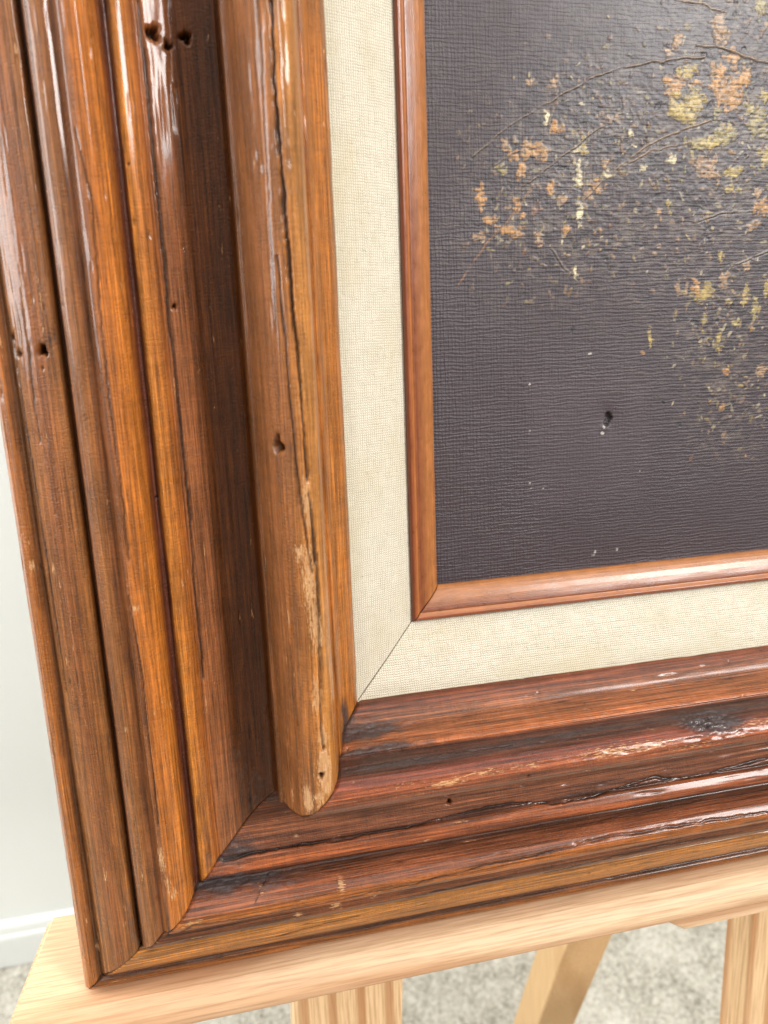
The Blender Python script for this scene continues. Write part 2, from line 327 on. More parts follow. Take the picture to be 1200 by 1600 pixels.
PETALS = [(125.95, 203.16, 3.99, 2.56, 0, 'o'), (119.85, 198.02, 3.42, 3.42, 0, 'o'), (131.49, 197.65, 3.42, 2.56, 0, 'o'), (128.33, 194.37, 4.27, 2.85, 20, 'o'), (123.3, 189.44, 3.7, 5.7, 0, 'o'), (117.94, 193.21, 2.28, 2.28, 0, 'o'), (127.08, 188.37, 2.85, 4.27, 0, 'o'), (105.93, 198.08, 3.7, 2.56, 30, 'y'), (100.97, 193.24, 4.27, 3.7, 0, 'o'), (109.92, 187.33, 3.7, 5.7, 10, 'y'), (104.82, 184.03, 4.56, 3.42, 0, 'y'), (100.34, 184.86, 2.56, 4.56, 0, 'y'), (107.21, 181.32, 3.42, 2.56, 0, 'y'), (110.31, 194.38, 2.28, 1.14, 0, 'o'), (43.59, 169.35, 5.13, 2.85, 0, 'o'), (39.7, 171.1, 2.28, 1.42, 0, 't'), (37.69, 162.79, 1.71, 3.99, 0, 'o'), (34.33, 166.81, 2.28, 1.71, 0, 'o'), (31.26, 170.13, 1.71, 2.28, 0, 't'), (28.96, 162.07, 2.56, 1.14, -30, 'g'), (52.07, 176.39, 2.56, 1.42, 0, 'o'), (51.01, 177.49, 1.14, 2.28, 0, 'o'), (50.27, 192.42, 1.71, 2.56, 0, 't'), (40.84, 192.19, 1.99, 1.14, 0, 't'), (48.12, 180.55, 1.14, 3.42, 0, 'c'), (62.98, 170.22, 1.42, 3.99, 0, 'y'), (61.06, 161.53, 1.14, 4.56, 0, 'c'), (59.82, 169.51, 1.42, 1.14, 0, 'c'), (61.67, 158.07, 1.14, 2.85, 0, 'c'), (61.96, 145.94, 1.42, 3.99, 0, 'c'), (60.54, 124.42, 0.85, 2.28, 0, 'c'), (21.01, 152.36, 1.99, 3.99, 15, 'o'), (24.02, 144.58, 2.85, 1.71, -15, 'o'), (32.81, 140.33, 5.7, 1.99, -12, 'o'), (20.89, 138.37, 2.56, 1.42, 0, 't'), (49.5, 155.52, 1.42, 2.56, 0, 'o'), (36.44, 149.57, 1.71, 2.56, 0, 'o'), (38.02, 146.09, 1.42, 1.14, 0, 'o'), (56.41, 140.56, 1.71, 1.71, 0, 'o'), (44.95, 136.67, 1.71, 2.85, 0, 't'), (68.99, 156.22, 3.42, 2.28, -30, 'o'), (65.56, 153.19, 2.85, 1.42, -40, 't'), (112.02, 171.87, 5.7, 2.28, 0, 'g'), (117.95, 172.64, 3.42, 2.85, 0, 'y'), (122.64, 175.04, 5.13, 2.85, 0, 'g'), (137.86, 179.95, 4.56, 3.99, 0, 'g'), (143.0, 168.13, 2.85, 3.99, 0, 'y'), (115.09, 164.12, 5.13, 3.7, 0, 't'), (118.18, 160.8, 3.99, 2.28, 0, 't'), (128.58, 161.32, 3.7, 2.56, 0, 'y'), (126.7, 155.28, 2.28, 1.42, 0, 'y'), (131.72, 154.79, 1.71, 1.14, 0, 'g'), (118.67, 214.49, 2.85, 3.99, 0, 't'), (119.85, 209.67, 2.85, 3.42, 0, 't'), (136.28, 221.82, 2.85, 2.85, 0, 'g'), (143.28, 147.89, 3.99, 3.42, 0, 'o'), (118.34, 114.83, 5.13, 3.42, 0, 'y'), (114.64, 116.96, 1.71, 3.42, 0, 'o'), (106.4, 117.17, 1.14, 2.85, 0, 't'), (109.95, 116.57, 0.85, 2.56, 0, 't'), (127.23, 119.97, 2.28, 2.85, 0, 't'), (137.08, 124.86, 1.71, 2.56, 0, 't'), (137.94, 114.31, 1.42, 4.56, 0, 'y'), (124.76, 129.39, 1.14, 1.99, 0, 'y'), (129.97, 111.42, 1.42, 1.14, 0, 'y'), (126.28, 95.34, 1.42, 4.27, -10, 'y'), (131.21, 82.32, 1.71, 1.42, 0, 'o'), (148.36, 82.33, 2.28, 2.85, 0, 't'), (130.76, 67.35, 1.42, 1.99, 0, 'o'), (94.24, 98.39, 0.85, 4.56, 12, 'y'), (100.28, 149.79, 1.42, 1.14, 0, 'y'), (96.86, 133.55, 1.14, 0.85, 0, 't'), (97.35, 204.49, 1.71, 1.71, 0, 't'), (101.18, 209.02, 1.99, 2.85, 0, 't'), (140.5, 189.82, 2.28, 2.28, 0, 'y'), (134.24, 185.04, 2.85, 2.28, 0, 'g'), (88.43, 163.04, 1.42, 1.14, 0, 'c'), (71.98, 164.57, 1.99, 1.71, 0, 't'), (73.46, 160.65, 1.71, 1.42, 0, 'c'), (82.44, 174.99, 1.14, 1.42, 0, 'c'), (100.82, 165.92, 2.28, 1.71, 0, 'c'), (96.19, 146.92, 1.42, 1.14, 0, 't'), (43.78, 148.38, 2.56, 1.71, 0, 'b'), (54.86, 151.82, 2.28, 1.71, 0, 't'), (140.66, 154.05, 2.28, 1.71, 0, 't'), (139.61, 141.71, 2.85, 2.28, 0, 't'), (134.32, 102.16, 1.71, 1.42, 0, 'g'), (119.05, 103.98, 1.14, 2.28, 0, 'g'), (143.02, 108.44, 1.71, 3.42, 0, 'g'), (147.9, 116.13, 1.42, 3.42, 0, 'y'), (119.46, 183.61, 1.71, 2.28, 0, 'g'), (125.59, 177.89, 2.28, 1.71, 0, 'y')]
BRANCHES = [([(18.11, 166.24), (29.5, 174.75), (39.13, 180.39), (52.92, 187.9), (64.76, 193.22), (76.76, 197.27), (90.0, 200.29), (105.68, 202.09), (112.55, 202.75)], 0.55, 'd'), ([(109.02, 205.98), (117.03, 206.24), (128.73, 203.7), (140.93, 201.34)], 0.61, 'd'), ([(40.31, 157.12), (51.21, 164.67), (60.84, 170.88), (68.41, 176.17), (75.51, 179.88)], 0.5, 'd'), ([(62.94, 149.93), (69.0, 155.99), (79.06, 163.92), (90.02, 170.71), (104.97, 176.67), (116.87, 180.09)], 0.61, 'l'), ([(78.04, 162.06), (91.49, 168.65), (107.51, 171.82)], 0.5, 'l'), ([(114.19, 142.42), (123.6, 145.54), (138.34, 146.19)], 0.5, 'd'), ([(131.35, 124.97), (142.18, 129.1), (147.18, 131.05)], 0.39, 'd'), ([(98.83, 221.95), (111.36, 220.76), (121.15, 218.55)], 0.33, 'l'), ([(11.66, 120.25), (18.22, 128.84), (24.23, 136.24), (31.25, 142.67), (37.74, 150.02), (41.62, 156.44)], 0.44, 'b'), ([(52.92, 187.9), (49.14, 181.67), (47.91, 176.77)], 0.33, 'd'), ([(49.81, 133.04), (55.33, 125.74), (59.74, 123.22)], 0.28, 'd'), ([(26.16, 162.73), (33.82, 167.7), (41.52, 169.56)], 0.33, 'd')]
FLECKS = [(72.41, 7.77, 0.85, 0.57), (71.55, 6.12, 1.42, 0.57), (83.05, 7.89, 0.71, 0.57), (41.93, 40.5, 0.71, 0.71), (42.52, 38.27, 0.85, 0.57), (47.96, 37.84, 0.57, 0.57), (92.34, 41.87, 0.57, 0.57), (41.77, 62.45, 0.46, 0.46), (67.73, 92.51, 1.14, 0.57), (41.64, 81.43, 0.57, 0.43), (74.95, 61.7, 0.85, 0.85), (74.15, 59.32, 1.14, 0.85)]
DENT = (76.6, 64.81)

def rail_material(name, bands, seed, gloss=0.27, con=1.0, pale=(230, 182, 130)):
    p = Mat(name)
    s = p.attr('along').outputs['Fac']; a = p.attr('across').outputs['Fac']
    wear = p.attr('wear').outputs['Fac']; grime = p.attr('grime').outputs['Fac']; crack = p.attr('crack').outputs['Fac']
    wob = p.noise(p.vec(p.mul(s, 0.018), p.mul(a, 0.12), seed), 1, 3)
    a2 = p.add(a, p.mul(p.add(wob, -0.5), 3.2))
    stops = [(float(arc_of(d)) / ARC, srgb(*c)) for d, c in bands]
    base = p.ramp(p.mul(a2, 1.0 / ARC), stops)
    g1 = p.noise(p.vec(p.mul(s, 0.022), p.mul(a, 0.75), seed + 3), 1, 6, 0.62)      # broad grain streaks
    g2 = p.noise(p.vec(p.mul(s, 0.10), p.mul(a, 3.4), seed + 5), 1, 4, 0.6)         # fine pores
    g3 = p.noise(p.vec(p.mul(s, 0.035), p.mul(a, 0.08), seed + 8), 1, 4, 0.6)       # blotchy stain
    cross = p.noise(p.vec(p.mul(s, 0.42), p.mul(a, 0.05), seed + 11), 1, 3)         # faint cross figure
    k = p.mul(p.rng(g1, 0.32, 0.68, 1 - 0.50 * con, 1 + 0.44 * con), p.rng(g3, 0.25, 0.75, 0.74, 1.24))
    g5 = p.noise(p.vec(p.mul(s, 0.03), p.mul(a, 2.3), seed + 14), 1, 5, 0.65)
    k = p.mul(k, p.rng(g5, 0.38, 0.62, 1 - 0.40 * con, 1 + 0.32 * con))
    k = p.mul(k, p.rng(cross, 0.3, 0.7, 0.90, 1.09))
    c = p.mix(1.0, base, p.grey(k), 'MULTIPLY')
    pores = p.rng(g2, 0.55, 0.68, 0, 0.72)
    c = p.mix(pores, c, srgb(52, 26, 16))
    red = p.rng(g3, 0.5, 0.8, 0, 0.14)
    c = p.mix(red, c, srgb(148, 74, 40))
    # raw wood where the stain has rubbed off
    wn = p.noise(p.vec(p.mul(s, 0.30), p.mul(a, 1.9), seed + 20), 1, 6, 0.72)
    wmask = p.rng(p.add(wear, p.mul(p.add(wn, -0.5), 3.2)), 0.52, 0.66, 0, 1)
    c = p.mix(p.mul(wmask, 0.94), c, p.mix(p.rng(g2, 0.35, 0.7, 0, 1), srgb(*pale), srgb(182, 120, 68)))
    gn = p.noise(p.vec(p.mul(s, 0.12), p.mul(a, 0.4), seed + 30), 1, 5, 0.65)
    gmask = p.rng(p.add(grime, p.mul(p.add(gn, -0.5), 1.1)), 0.30, 0.75, 0, 1)
    c = p.mix(p.mul(gmask, 0.9), c, p.mix(gn, srgb(38, 30, 30), srgb(84, 72, 70)))
    c = p.mix(crack, c, srgb(30, 16, 9))
    # relief of the varnish: fine ripples and grain
    rip = p.noise(p.vec(p.mul(s, 1.3), p.mul(a, 0.5), seed + 40), 1, 4, 0.65)
    fine = p.noise(p.vec(p.mul(s, 0.35), p.mul(a, 2.2), seed + 43), 1, 4, 0.6)
    hgt = p.add(p.mul(rip, 1.15), p.add(p.mul(fine, 0.6), p.mul(g1, 0.6)))
    nrm = p.bump(p.add(hgt, p.mul(g5, 0.6)), 1.0, 0.00040)
    rough = p.add(p.rng(g3, 0.3, 0.7, gloss - 0.07, gloss + 0.10), p.add(p.mul(wmask, 0.22), p.mul(gmask, 0.10)))
    return p.out(c, rough, nrm, Coat_Weight=0.5, Coat_Roughness=0.12 if con == 1.0 else 0.19, Specular_IOR_Level=0.28, IOR=1.5)

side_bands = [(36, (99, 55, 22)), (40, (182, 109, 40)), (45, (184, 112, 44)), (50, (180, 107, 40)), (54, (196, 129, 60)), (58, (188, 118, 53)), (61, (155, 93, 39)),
    (65, (144, 86, 39)), (69, (140, 86, 44)), (71.4, (138, 86, 46)), (72.4, (86, 46, 15)), (80, (104, 57, 20)), (87, (120, 67, 28)), (90, (165, 99, 55)), (95.5, (159, 95, 50)), (98, (159, 89, 33)),  # cove stops: dark stain, deepened to carry the shade beside the ridge
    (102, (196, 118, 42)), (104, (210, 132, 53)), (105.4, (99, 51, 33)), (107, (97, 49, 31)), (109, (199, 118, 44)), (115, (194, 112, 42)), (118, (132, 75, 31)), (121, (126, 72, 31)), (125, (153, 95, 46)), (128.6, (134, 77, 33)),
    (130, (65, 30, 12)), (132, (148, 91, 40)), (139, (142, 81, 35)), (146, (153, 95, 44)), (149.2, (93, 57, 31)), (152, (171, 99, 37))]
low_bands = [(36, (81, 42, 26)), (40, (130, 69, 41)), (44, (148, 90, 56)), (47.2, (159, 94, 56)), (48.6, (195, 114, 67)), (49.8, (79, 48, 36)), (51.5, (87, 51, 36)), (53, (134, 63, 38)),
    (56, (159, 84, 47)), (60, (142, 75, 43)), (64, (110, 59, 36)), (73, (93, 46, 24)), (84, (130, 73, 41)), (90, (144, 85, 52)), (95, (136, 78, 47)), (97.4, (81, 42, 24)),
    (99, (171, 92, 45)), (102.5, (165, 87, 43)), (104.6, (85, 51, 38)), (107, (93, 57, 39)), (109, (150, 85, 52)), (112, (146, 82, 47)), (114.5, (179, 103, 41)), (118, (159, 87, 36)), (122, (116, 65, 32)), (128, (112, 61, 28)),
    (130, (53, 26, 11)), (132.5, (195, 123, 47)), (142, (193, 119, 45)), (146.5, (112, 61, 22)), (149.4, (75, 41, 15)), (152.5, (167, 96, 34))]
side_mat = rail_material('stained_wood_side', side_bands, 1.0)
low_mat = rail_material('stained_wood_bottom', low_bands, 51.0, 0.32, 1.3)

def across_samples(step):
    out = [PA[0]]
    for i in range(len(PA) - 1):
        n = max(1, int(round((PA[i + 1] - PA[i]) / (step if PD[i + 1] < 157.1 else 8))))
        out += list(np.linspace(PA[i], PA[i + 1], n + 1)[1:])
    return np.array(out)
def smooth_profile(A):
    """profile points at arc positions A, corners softened"""
    fine = np.linspace(0, ARC, 6000)
    d = np.interp(fine, PA, PD); h = np.interp(fine, PA, PH)
    k = np.hanning(27); k /= k.sum()
    pad = lambda v: np.concatenate([np.full(13, v[0]), v, np.full(13, v[-1])])
    d = np.convolve(pad(d), k, 'valid'); h = np.convolve(pad(h), k, 'valid')
    return np.interp(A, fine, d), np.interp(A, fine, h)

def make_rail(name, which, length, mat, cracks, holes, dense, seed, label):
    """which: 0 left, 1 bottom, 2 right, 3 top.  The rail runs along +s from its mitre."""
    A = across_samples(0.45 if dense else 2.2)
    d0, h0 = smooth_profile(A)
    full = length + 2 * 157.2
    if dense:
        t = np.unique(np.concatenate([np.arange(0, 3, 0.3), np.arange(3, 440, 0.75), np.arange(440, full, 12), [full]]))
    else:
        t = np.unique(np.concatenate([np.arange(0, full, 9), [full]]))
    tau = t / full
    S = -d0[None, :] + tau[:, None] * (length + 2 * d0[None, :])
    D = np.repeat(d0[None, :], len(t), 0); Hh = np.repeat(h0[None, :], len(t), 0)
    Aq = np.repeat(A[None, :], len(t), 0)
    # outward normal of the profile
    td = np.gradient(d0, A); th = np.gradient(h0, A); ln = np.hypot(td, th) + 1e-9
    nd, nh = -th / ln, td / ln
    disp = np.zeros_like(S); crack = np.zeros_like(S); wear = np.zeros_like(S); grime = np.zeros_like(S)
    top = (D < 157.0)
    # hand-worked unevenness, tool marks and gouges along the grain
    disp += fbm(S / 90, Aq / 10, seed, 3) * 0.34
    disp += fbm(S / 18, Aq / 1.5, seed + 5, 2) * (0.10 if which == 0 else 0.08)
    gou = fbm(S / 22, Aq / 1.1, seed + 9, 2); disp -= np.clip(gou - 0.30, 0, 1) * (0.9 if which == 0 else 0.6)
    if dense:
        wand = fbm(S / 5.0, S * 0 + 3.3, seed + 31, 3)
        wav = 0.35 if which == 0 else 0.9
        for j, (pts, w, dep) in enumerate(cracks):
            pa = [(a, float(arc_of(b))) for a, b in pts]
            lo = min(a for a, b in pa) - 3; hi = max(a for a, b in pa) + 3
            al = min(b for a, b in pa) - 4; ah = max(b for a, b in pa) + 4
            m = (S > lo) & (S < hi) & (Aq > al) & (Aq < ah)
            q, u = seg_dist(S[m], Aq[m] + wand[m] * wav + vnoise(S[m] / 1.3, S[m] * 0 + j, 5) * 0.35, pa)
            wid = w * (0.55 + 0.9 * np.clip(vnoise(S[m] / 9, S[m] * 0 + j * 3.1, 77) + 0.5, 0, 1))
            g = np.exp(-(q / wid) ** 2)
            disp[m] -= dep * g
            crack[m] = np.maximum(crack[m], np.clip(1.35 * np.exp(-(q / (wid * 0.95)) ** 2), 0, 1) * (0.9 if w > .45 else 0.75))
        for (hs, hd, r) in holes:
            ha = float(arc_of(hd))
            m = (np.abs(S - hs) < r * 3) & (np.abs(Aq - ha) < r * 3)
            ang = np.arctan2(Aq[m] - ha, S[m] - hs)
            rr = r * (1 + 0.22 * np.sin(ang * 3 + hs) + 0.15 * np.sin(ang * 4 + hd))
            q = np.hypot(S[m] - hs, Aq[m] - ha) / rr
            g = 1 / (1 + np.exp((q - 1) * 9))
            disp[m] -= g * (1.0 + 2.2 * r)
            crack[m] = np.maximum(crack[m], g * 0.9)
        for lst, arr in ((WEAR, wear), (GRIME, grime)):
            for (rl, ws, wd, ra, rc, am) in lst:
                if rl != which: continue
                wa = float(arc_of(wd))
                q = ((S - ws) / ra) ** 2 + ((Aq - wa) / rc) ** 2
                np.maximum(arr, am * np.exp(-q * 0.7), out=arr)
        # small random dings and flecks
        r2 = np.random.default_rng(seed)
        for _ in range(330):
            ws, wa = r2.uniform(-150, 220), r2.uniform(0, ARC - 40)
            ra, rc = r2.uniform(0.4, 4.5), r2.uniform(0.22, 0.55)
            m = (np.abs(S - ws) < ra * 3) & (np.abs(Aq - wa) < rc * 4)
            g = np.exp(-((S[m] - ws) / ra) ** 2 - ((Aq[m] - wa) / rc) ** 2)
            if r2.random() < 0.45: wear[m] = np.maximum(wear[m], g * r2.uniform(.4, .95))
            else: crack[m] = np.maximum(crack[m], g * r2.uniform(.25, .8))
            disp[m] -= g * r2.uniform(0.1, 0.4)
        disp -= wear * 0.30 * (1 + 1.6 * fbm(S / 4, Aq / 0.8, seed + 61, 3))
        disp += grime * fbm(S / 3.5, Aq / 1.4, seed + 71, 3) * 1.0
        if which == 1:                                   # torn knot on the inner slope
            kn = np.exp(-(((S - 97) / 11) ** 2 + ((Aq - float(arc_of(51.6))) / 4.2) ** 2) ** 1.5)
            disp += kn * (fbm(S / 2.6, Aq / 0.9, 401, 3) * 3.0 - 0.9)
            grime = np.maximum(grime, kn * 1.1)
    # mitre joint: edges eased and dirt in the joint
    e0 = (S + D); e0 = np.minimum(e0, (length + D) - S)
    jw = 0.45 + 0.35 * (fbm(Aq / 7, Aq * 0 + 1.0, seed + 91, 2) + 0.5)
    disp -= 0.55 * np.exp(-(e0 / jw) ** 2)
    crack = np.maximum(crack, np.clip(0.42 + fbm(Aq / 5, Aq * 0 + 4.0, seed + 95, 2) * 1.1, 0.05, 0.9) * np.exp(-(e0 / (jw * 0.6)) ** 2))
    disp *= top
    # keep the joint closed: do not move the end ring along the rail
    Dd = D + disp * nd[None, :] * 0.85; Hd = Hh + disp * nh[None, :]
    Sd = S - (Dd - D) * (1 - np.clip(e0 / 3.0, 0, 1)) * np.where(S < length / 2, 1, -1)
    if which == 0:   P = np.stack([-Dd, Sd + FY, Hd], -1); flip = True
    elif which == 1: P = np.stack([Sd, -Dd + FY, Hd], -1); flip = False
    elif which == 2: P = np.stack([W + Dd, Sd + FY, Hd], -1); flip = False
    else:            P = np.stack([Sd, H + Dd + FY, Hd], -1); flip = True
    o = grid_object(name, P, mat, pict, {'along': S + seed * 311.0 * (which > 1), 'across': Aq, 'wear': wear, 'grime': grime, 'crack': crack}, flip)
    if label: o['label'] = label
    return o
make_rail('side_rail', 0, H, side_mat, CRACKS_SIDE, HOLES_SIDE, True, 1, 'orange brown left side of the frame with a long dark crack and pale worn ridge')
make_rail('bottom_rail', 1, W, low_mat, CRACKS_BOTTOM, HOLES_BOTTOM, True, 2, 'redder bottom side of the frame with a wavy split and blackened corner')
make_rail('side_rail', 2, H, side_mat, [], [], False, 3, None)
make_rail('top_rail', 3, W, low_mat, [], [], False, 4, None)

# ---- linen liner and inner moulding: mitred strips, four of each
lm = Mat('linen'); 
s = lm.attr('along').outputs['Fac']; a = lm.attr('across').outputs['Fac']; gap = lm.attr('gap').outputs['Fac']
wa = lm.noise(lm.vec(lm.mul(s, 0.25), lm.mul(a, 0.25), 2), 1, 3)
TH = 0.92
def thread(u, w, amp): return lm.math('SINE', lm.mul(lm.add(u, lm.mul(w, amp)), 2 * math.pi / TH))
n1 = lm.noise(lm.vec(lm.mul(s, 0.15), lm.mul(a, 1.2), 4), 1, 3); n2 = lm.noise(lm.vec(lm.mul(s, 1.2), lm.mul(a, 0.15), 6), 1, 3)
tu = thread(s, n1, 1.2); tv = thread(a, n2, 1.2)
wv = lm.add(lm.mul(lm.mul(tu, tv), 0.35), lm.add(lm.mul(tv, lm.rng(n1, .3, .7, .2, .7)), lm.mul(tu, lm.rng(n2, .3, .7, .1, .5))))
slub = lm.noise(lm.vec(lm.mul(s, 0.12), lm.mul(a, 1.6), 9), 1, 4, 0.65); slub2 = lm.noise(lm.vec(lm.mul(s, 1.6), lm.mul(a, 0.12), 12), 1, 4, 0.65)
spot = lm.noise(lm.vec(lm.mul(s, 0.35), lm.mul(a, 0.35), 15), 1, 2)
cl = lm.mix(lm.rng(wv, -1.1, 0.35, 0.9, 0.0), srgb(250, 243, 224), srgb(160, 142, 106))
cl = lm.mix(lm.rng(slub, 0.58, 0.78, 0, 0.45), cl, srgb(188, 176, 148))
cl = lm.mix(lm.rng(slub2, 0.58, 0.78, 0, 0.40), cl, srgb(182, 170, 144))
cl = lm.mix(lm.rng(spot, 0.66, 0.80, 0, 0.5), cl, srgb(164, 146, 112))
cl = lm.mix(lm.mul(lm.rng(a, 23, 30, 0, 0.5), lm.rng(slub, .3, .7, .3, 1)), cl, srgb(176, 162, 130))
stain = lm.noise(lm.vec(lm.mul(s, 0.03), lm.mul(a, 0.06), 31), 1, 4, 0.6)
cl = lm.mix(lm.rng(stain, 0.45, 0.75, 0, 0.38), cl, srgb(214, 194, 150))
cl = lm.mix(lm.mul(gap, 0.9), cl, srgb(70, 58, 46))
linen_mat = lm.out(cl, 0.9, lm.bump(wv, 0.8, 0.0003), Sheen_Weight=0.15)

im = Mat('inner_moulding_wood')
s = im.attr('along').outputs['Fac']; a = im.attr('across').outputs['Fac']; gap = im.attr('gap').outputs['Fac']
g1 = im.noise(im.vec(im.mul(s, 0.06), im.mul(a, 0.9), 3), 1, 5, 0.6); g2 = im.noise(im.vec(im.mul(s, 0.2), im.mul(a, 0.3), 7), 1, 4)
g4 = im.noise(im.vec(im.mul(s, 0.5), im.mul(a, 3.5), 8), 1, 4)
ci = im.ramp(im.mul(a, 1 / 17.0), [(0, srgb(96, 52, 32)), (0.10, srgb(176, 112, 60)), (0.45, srgb(170, 106, 56)), (0.66, srgb(138, 76, 38)), (0.70, srgb(128, 66, 38)), (0.80, srgb(182, 112, 58)), (0.92, srgb(140, 72, 38)), (1.0, srgb(110, 52, 24))])
ci = im.mix(1.0, ci, im.grey(im.mul(im.rng(g1, .25, .75, .74, 1.25), im.rng(g2, .25, .75, .82, 1.15))), 'MULTIPLY')
ci = im.mix(im.rng(g4, .6, .76, 0, .4), ci, srgb(70, 34, 20))
ci = im.mix(im.mul(gap, 0.9), ci, srgb(34, 16, 10))
inner_mat = im.out(ci, im.rng(g2, .3, .7, .26, .40), im.bump(im.add(g1, g4), 0.35, 0.0003), Coat_Weight=0.4, Coat_Roughness=0.2)

def strip(name, prof, which, mat, seed, uneven, label=None):
    """mitred flat strip with a profile of (d, h) points"""
    pd = np.array([q[0] for q in prof], float); ph = np.array([q[1] for q in prof], float)
    pa = np.concatenate([[0], np.cumsum(np.hypot(np.diff(pd), np.diff(ph)))])
    A = np.unique(np.concatenate([np.linspace(0, pa[-1], int(pa[-1] / 0.45)), pa]))
    d0 = np.interp(A, pa, pd); h0 = np.interp(A, pa, ph)
    length = H if which in (0, 2) else W
    full = length + 2 * pd[-1]
    t = np.unique(np.concatenate([np.arange(0, 3, 0.2), np.arange(3, 330, 1.0), np.arange(330, full - 2, 15), np.linspace(full - 2, full, 5)]))
    S = -d0[None, :] + (t / full)[:, None] * (length + 2 * d0[None, :])
    D = np.repeat(d0[None, :], len(t), 0); Hh = np.repeat(h0[None, :], len(t), 0); Aq = np.repeat(A[None, :], len(t), 0)
    e0 = np.minimum(S + D, length + D - S)
    jw = 0.26 + 0.12 * fbm(Aq / 4, Aq * 0, seed, 2)
    gap = np.exp(-(e0 / jw) ** 2)
    Hh = Hh + fbm(S / 30, Aq / 8, seed, 3) * uneven - 0.5 * gap
    if which == 0:   P = np.stack([-D, S + FY, Hh], -1); flip = True
    elif which == 1: P = np.stack([S, -D + FY, Hh], -1); flip = False
    elif which == 2: P = np.stack([W + D, S + FY, Hh], -1); flip = False
    else:            P = np.stack([S, H + D + FY, Hh], -1); flip = True
    o = grid_object(name, P, mat, pict, {'along': S + 97 * which, 'across': Aq, 'gap': gap}, flip)
    if label: o['label'] = label
linen_prof = [(11.0, 5.4), (13, 6.4), (24.8, 12.6), (38.4, 18.2), (41, 18.6)]
inner_prof = [(-0.8, -0.6), (-0.5, 1.2), (0.0, 2.2), (1.0, 3.4), (2.6, 4.5), (4.7, 5.5), (6.6, 6.2), (8.2, 6.7), (8.7, 6.6), (9.2, 7.2), (10, 8.0), (10.9, 8.1), (11.6, 7.5), (12.0, 6.4), (12.1, 4.4)]
for wh in range(4):
    strip('linen_liner', linen_prof, wh, linen_mat, 20 + wh, 0.25)
for wh in range(4):
    strip('inner_moulding', inner_prof, wh, inner_mat, 40 + wh, 0.22)

# ---- painted canvas
x = np.unique(np.concatenate([np.arange(-1.5, 168, 0.35), np.arange(168, W, 8), [W + 1.5]]))
y = np.unique(np.concatenate([np.arange(-1.5, 26, 0.6), np.arange(26, 238, 0.35), np.arange(238, H, 8), [H + 1.5]]))
X, Y = np.meshgrid(x, y, indexing='ij')
Z = fbm(X / 70, Y / 70, 7, 2) * 0.5
pal = {'o': (196, 144, 84), 'y': (184, 158, 88), 't': (176, 140, 104), 'c': (222, 206, 166), 'g': (166, 148, 92), 'b': (128, 88, 62)}
lin = {k: np.array(srgb(*v)[:3]) for k, v in pal.items()}
ground = np.array(srgb(60, 47, 53)[:3])[None, None, :] * np.ones(X.shape + (1,))
warm = np.clip(fbm(X / 55, Y / 45, 13, 3) + 0.25, 0, 1)[..., None]
ground = ground * (1 - 0.5 * warm) + np.array(srgb(64, 43, 45)[:3]) * 0.5 * warm
# thin scumbled greys and browns around the spray of blossom
dens = np.zeros_like(X)
for (cx, cy, rx, ry) in ((125, 190, 45, 40), (75, 175, 45, 30), (45, 150, 34, 30), (115, 150, 48, 34), (70, 140, 40, 26), (130, 105, 30, 34), (130, 220, 40, 18), (135, 72, 22, 26)):
    dens = np.maximum(dens, np.exp(-((X - cx) / rx) ** 2 - ((Y - cy) / ry) ** 2))
sc = np.clip(fbm(X / 3.4, Y / 1.9, 19, 4) * 2.2 + 0.05, 0, 1) * dens
dk = np.clip(fbm(X / 3.0, Y / 1.6, 29, 4) * 2.4 - 0.1, 0, 1) * dens
ground = ground * (1 - sc[..., None] * 0.75) + np.array(srgb(112, 98, 88)[:3]) * sc[..., None] * 0.75
ground = ground * (1 - dk[..., None] * 0.8) + np.array(srgb(26, 21, 25)[:3]) * dk[..., None] * 0.8
paint = ground.copy()
imp = fbm(X / 1.9, Y / 1.2, 23, 3) * dens * 0.13
def dab(cx, cy, rx, ry, rot, c, amt, relief, seed):
    R = max(rx, ry) * 1.7 + 0.6
    i0, i1 = np.searchsorted(x, [cx - R, cx + R]); j0, j1 = np.searchsorted(y, [cy - R, cy + R])
    if i0 >= i1 or j0 >= j1: return
    xs, ys = X[i0:i1, j0:j1], Y[i0:i1, j0:j1]
    a = math.radians(rot); u = (xs - cx) * math.cos(a) + (ys - cy) * math.sin(a); v = -(xs - cx) * math.sin(a) + (ys - cy) * math.cos(a)
    q = np.hypot(u / rx, v / ry) + fbm(xs / 1.5, ys / 1.0, seed, 3) * 0.85
    m = 1 / (1 + np.exp(np.clip((q - 0.92) * 20, -50, 50)))
    dry = np.clip(0.72 + 0.25 * np.sin(ys * 2 * math.pi / 1.72) + fbm(xs / 2.0, ys / 0.8, seed + 3, 2) * 1.1, 0, 1)
    k = (m * dry * amt)[..., None]
    tone = (1 + fbm(xs / 1.8, ys / 1.8, seed + 8, 2) * 0.55)[..., None]
    paint[i0:i1, j0:j1] = paint[i0:i1, j0:j1] * (1 - k) + c * tone * k
    imp[i0:i1, j0:j1] += m * relief * (0.7 + fbm(xs / 1.3, ys / 1.0, seed + 5, 2))
r3 = np.random.default_rng(11)
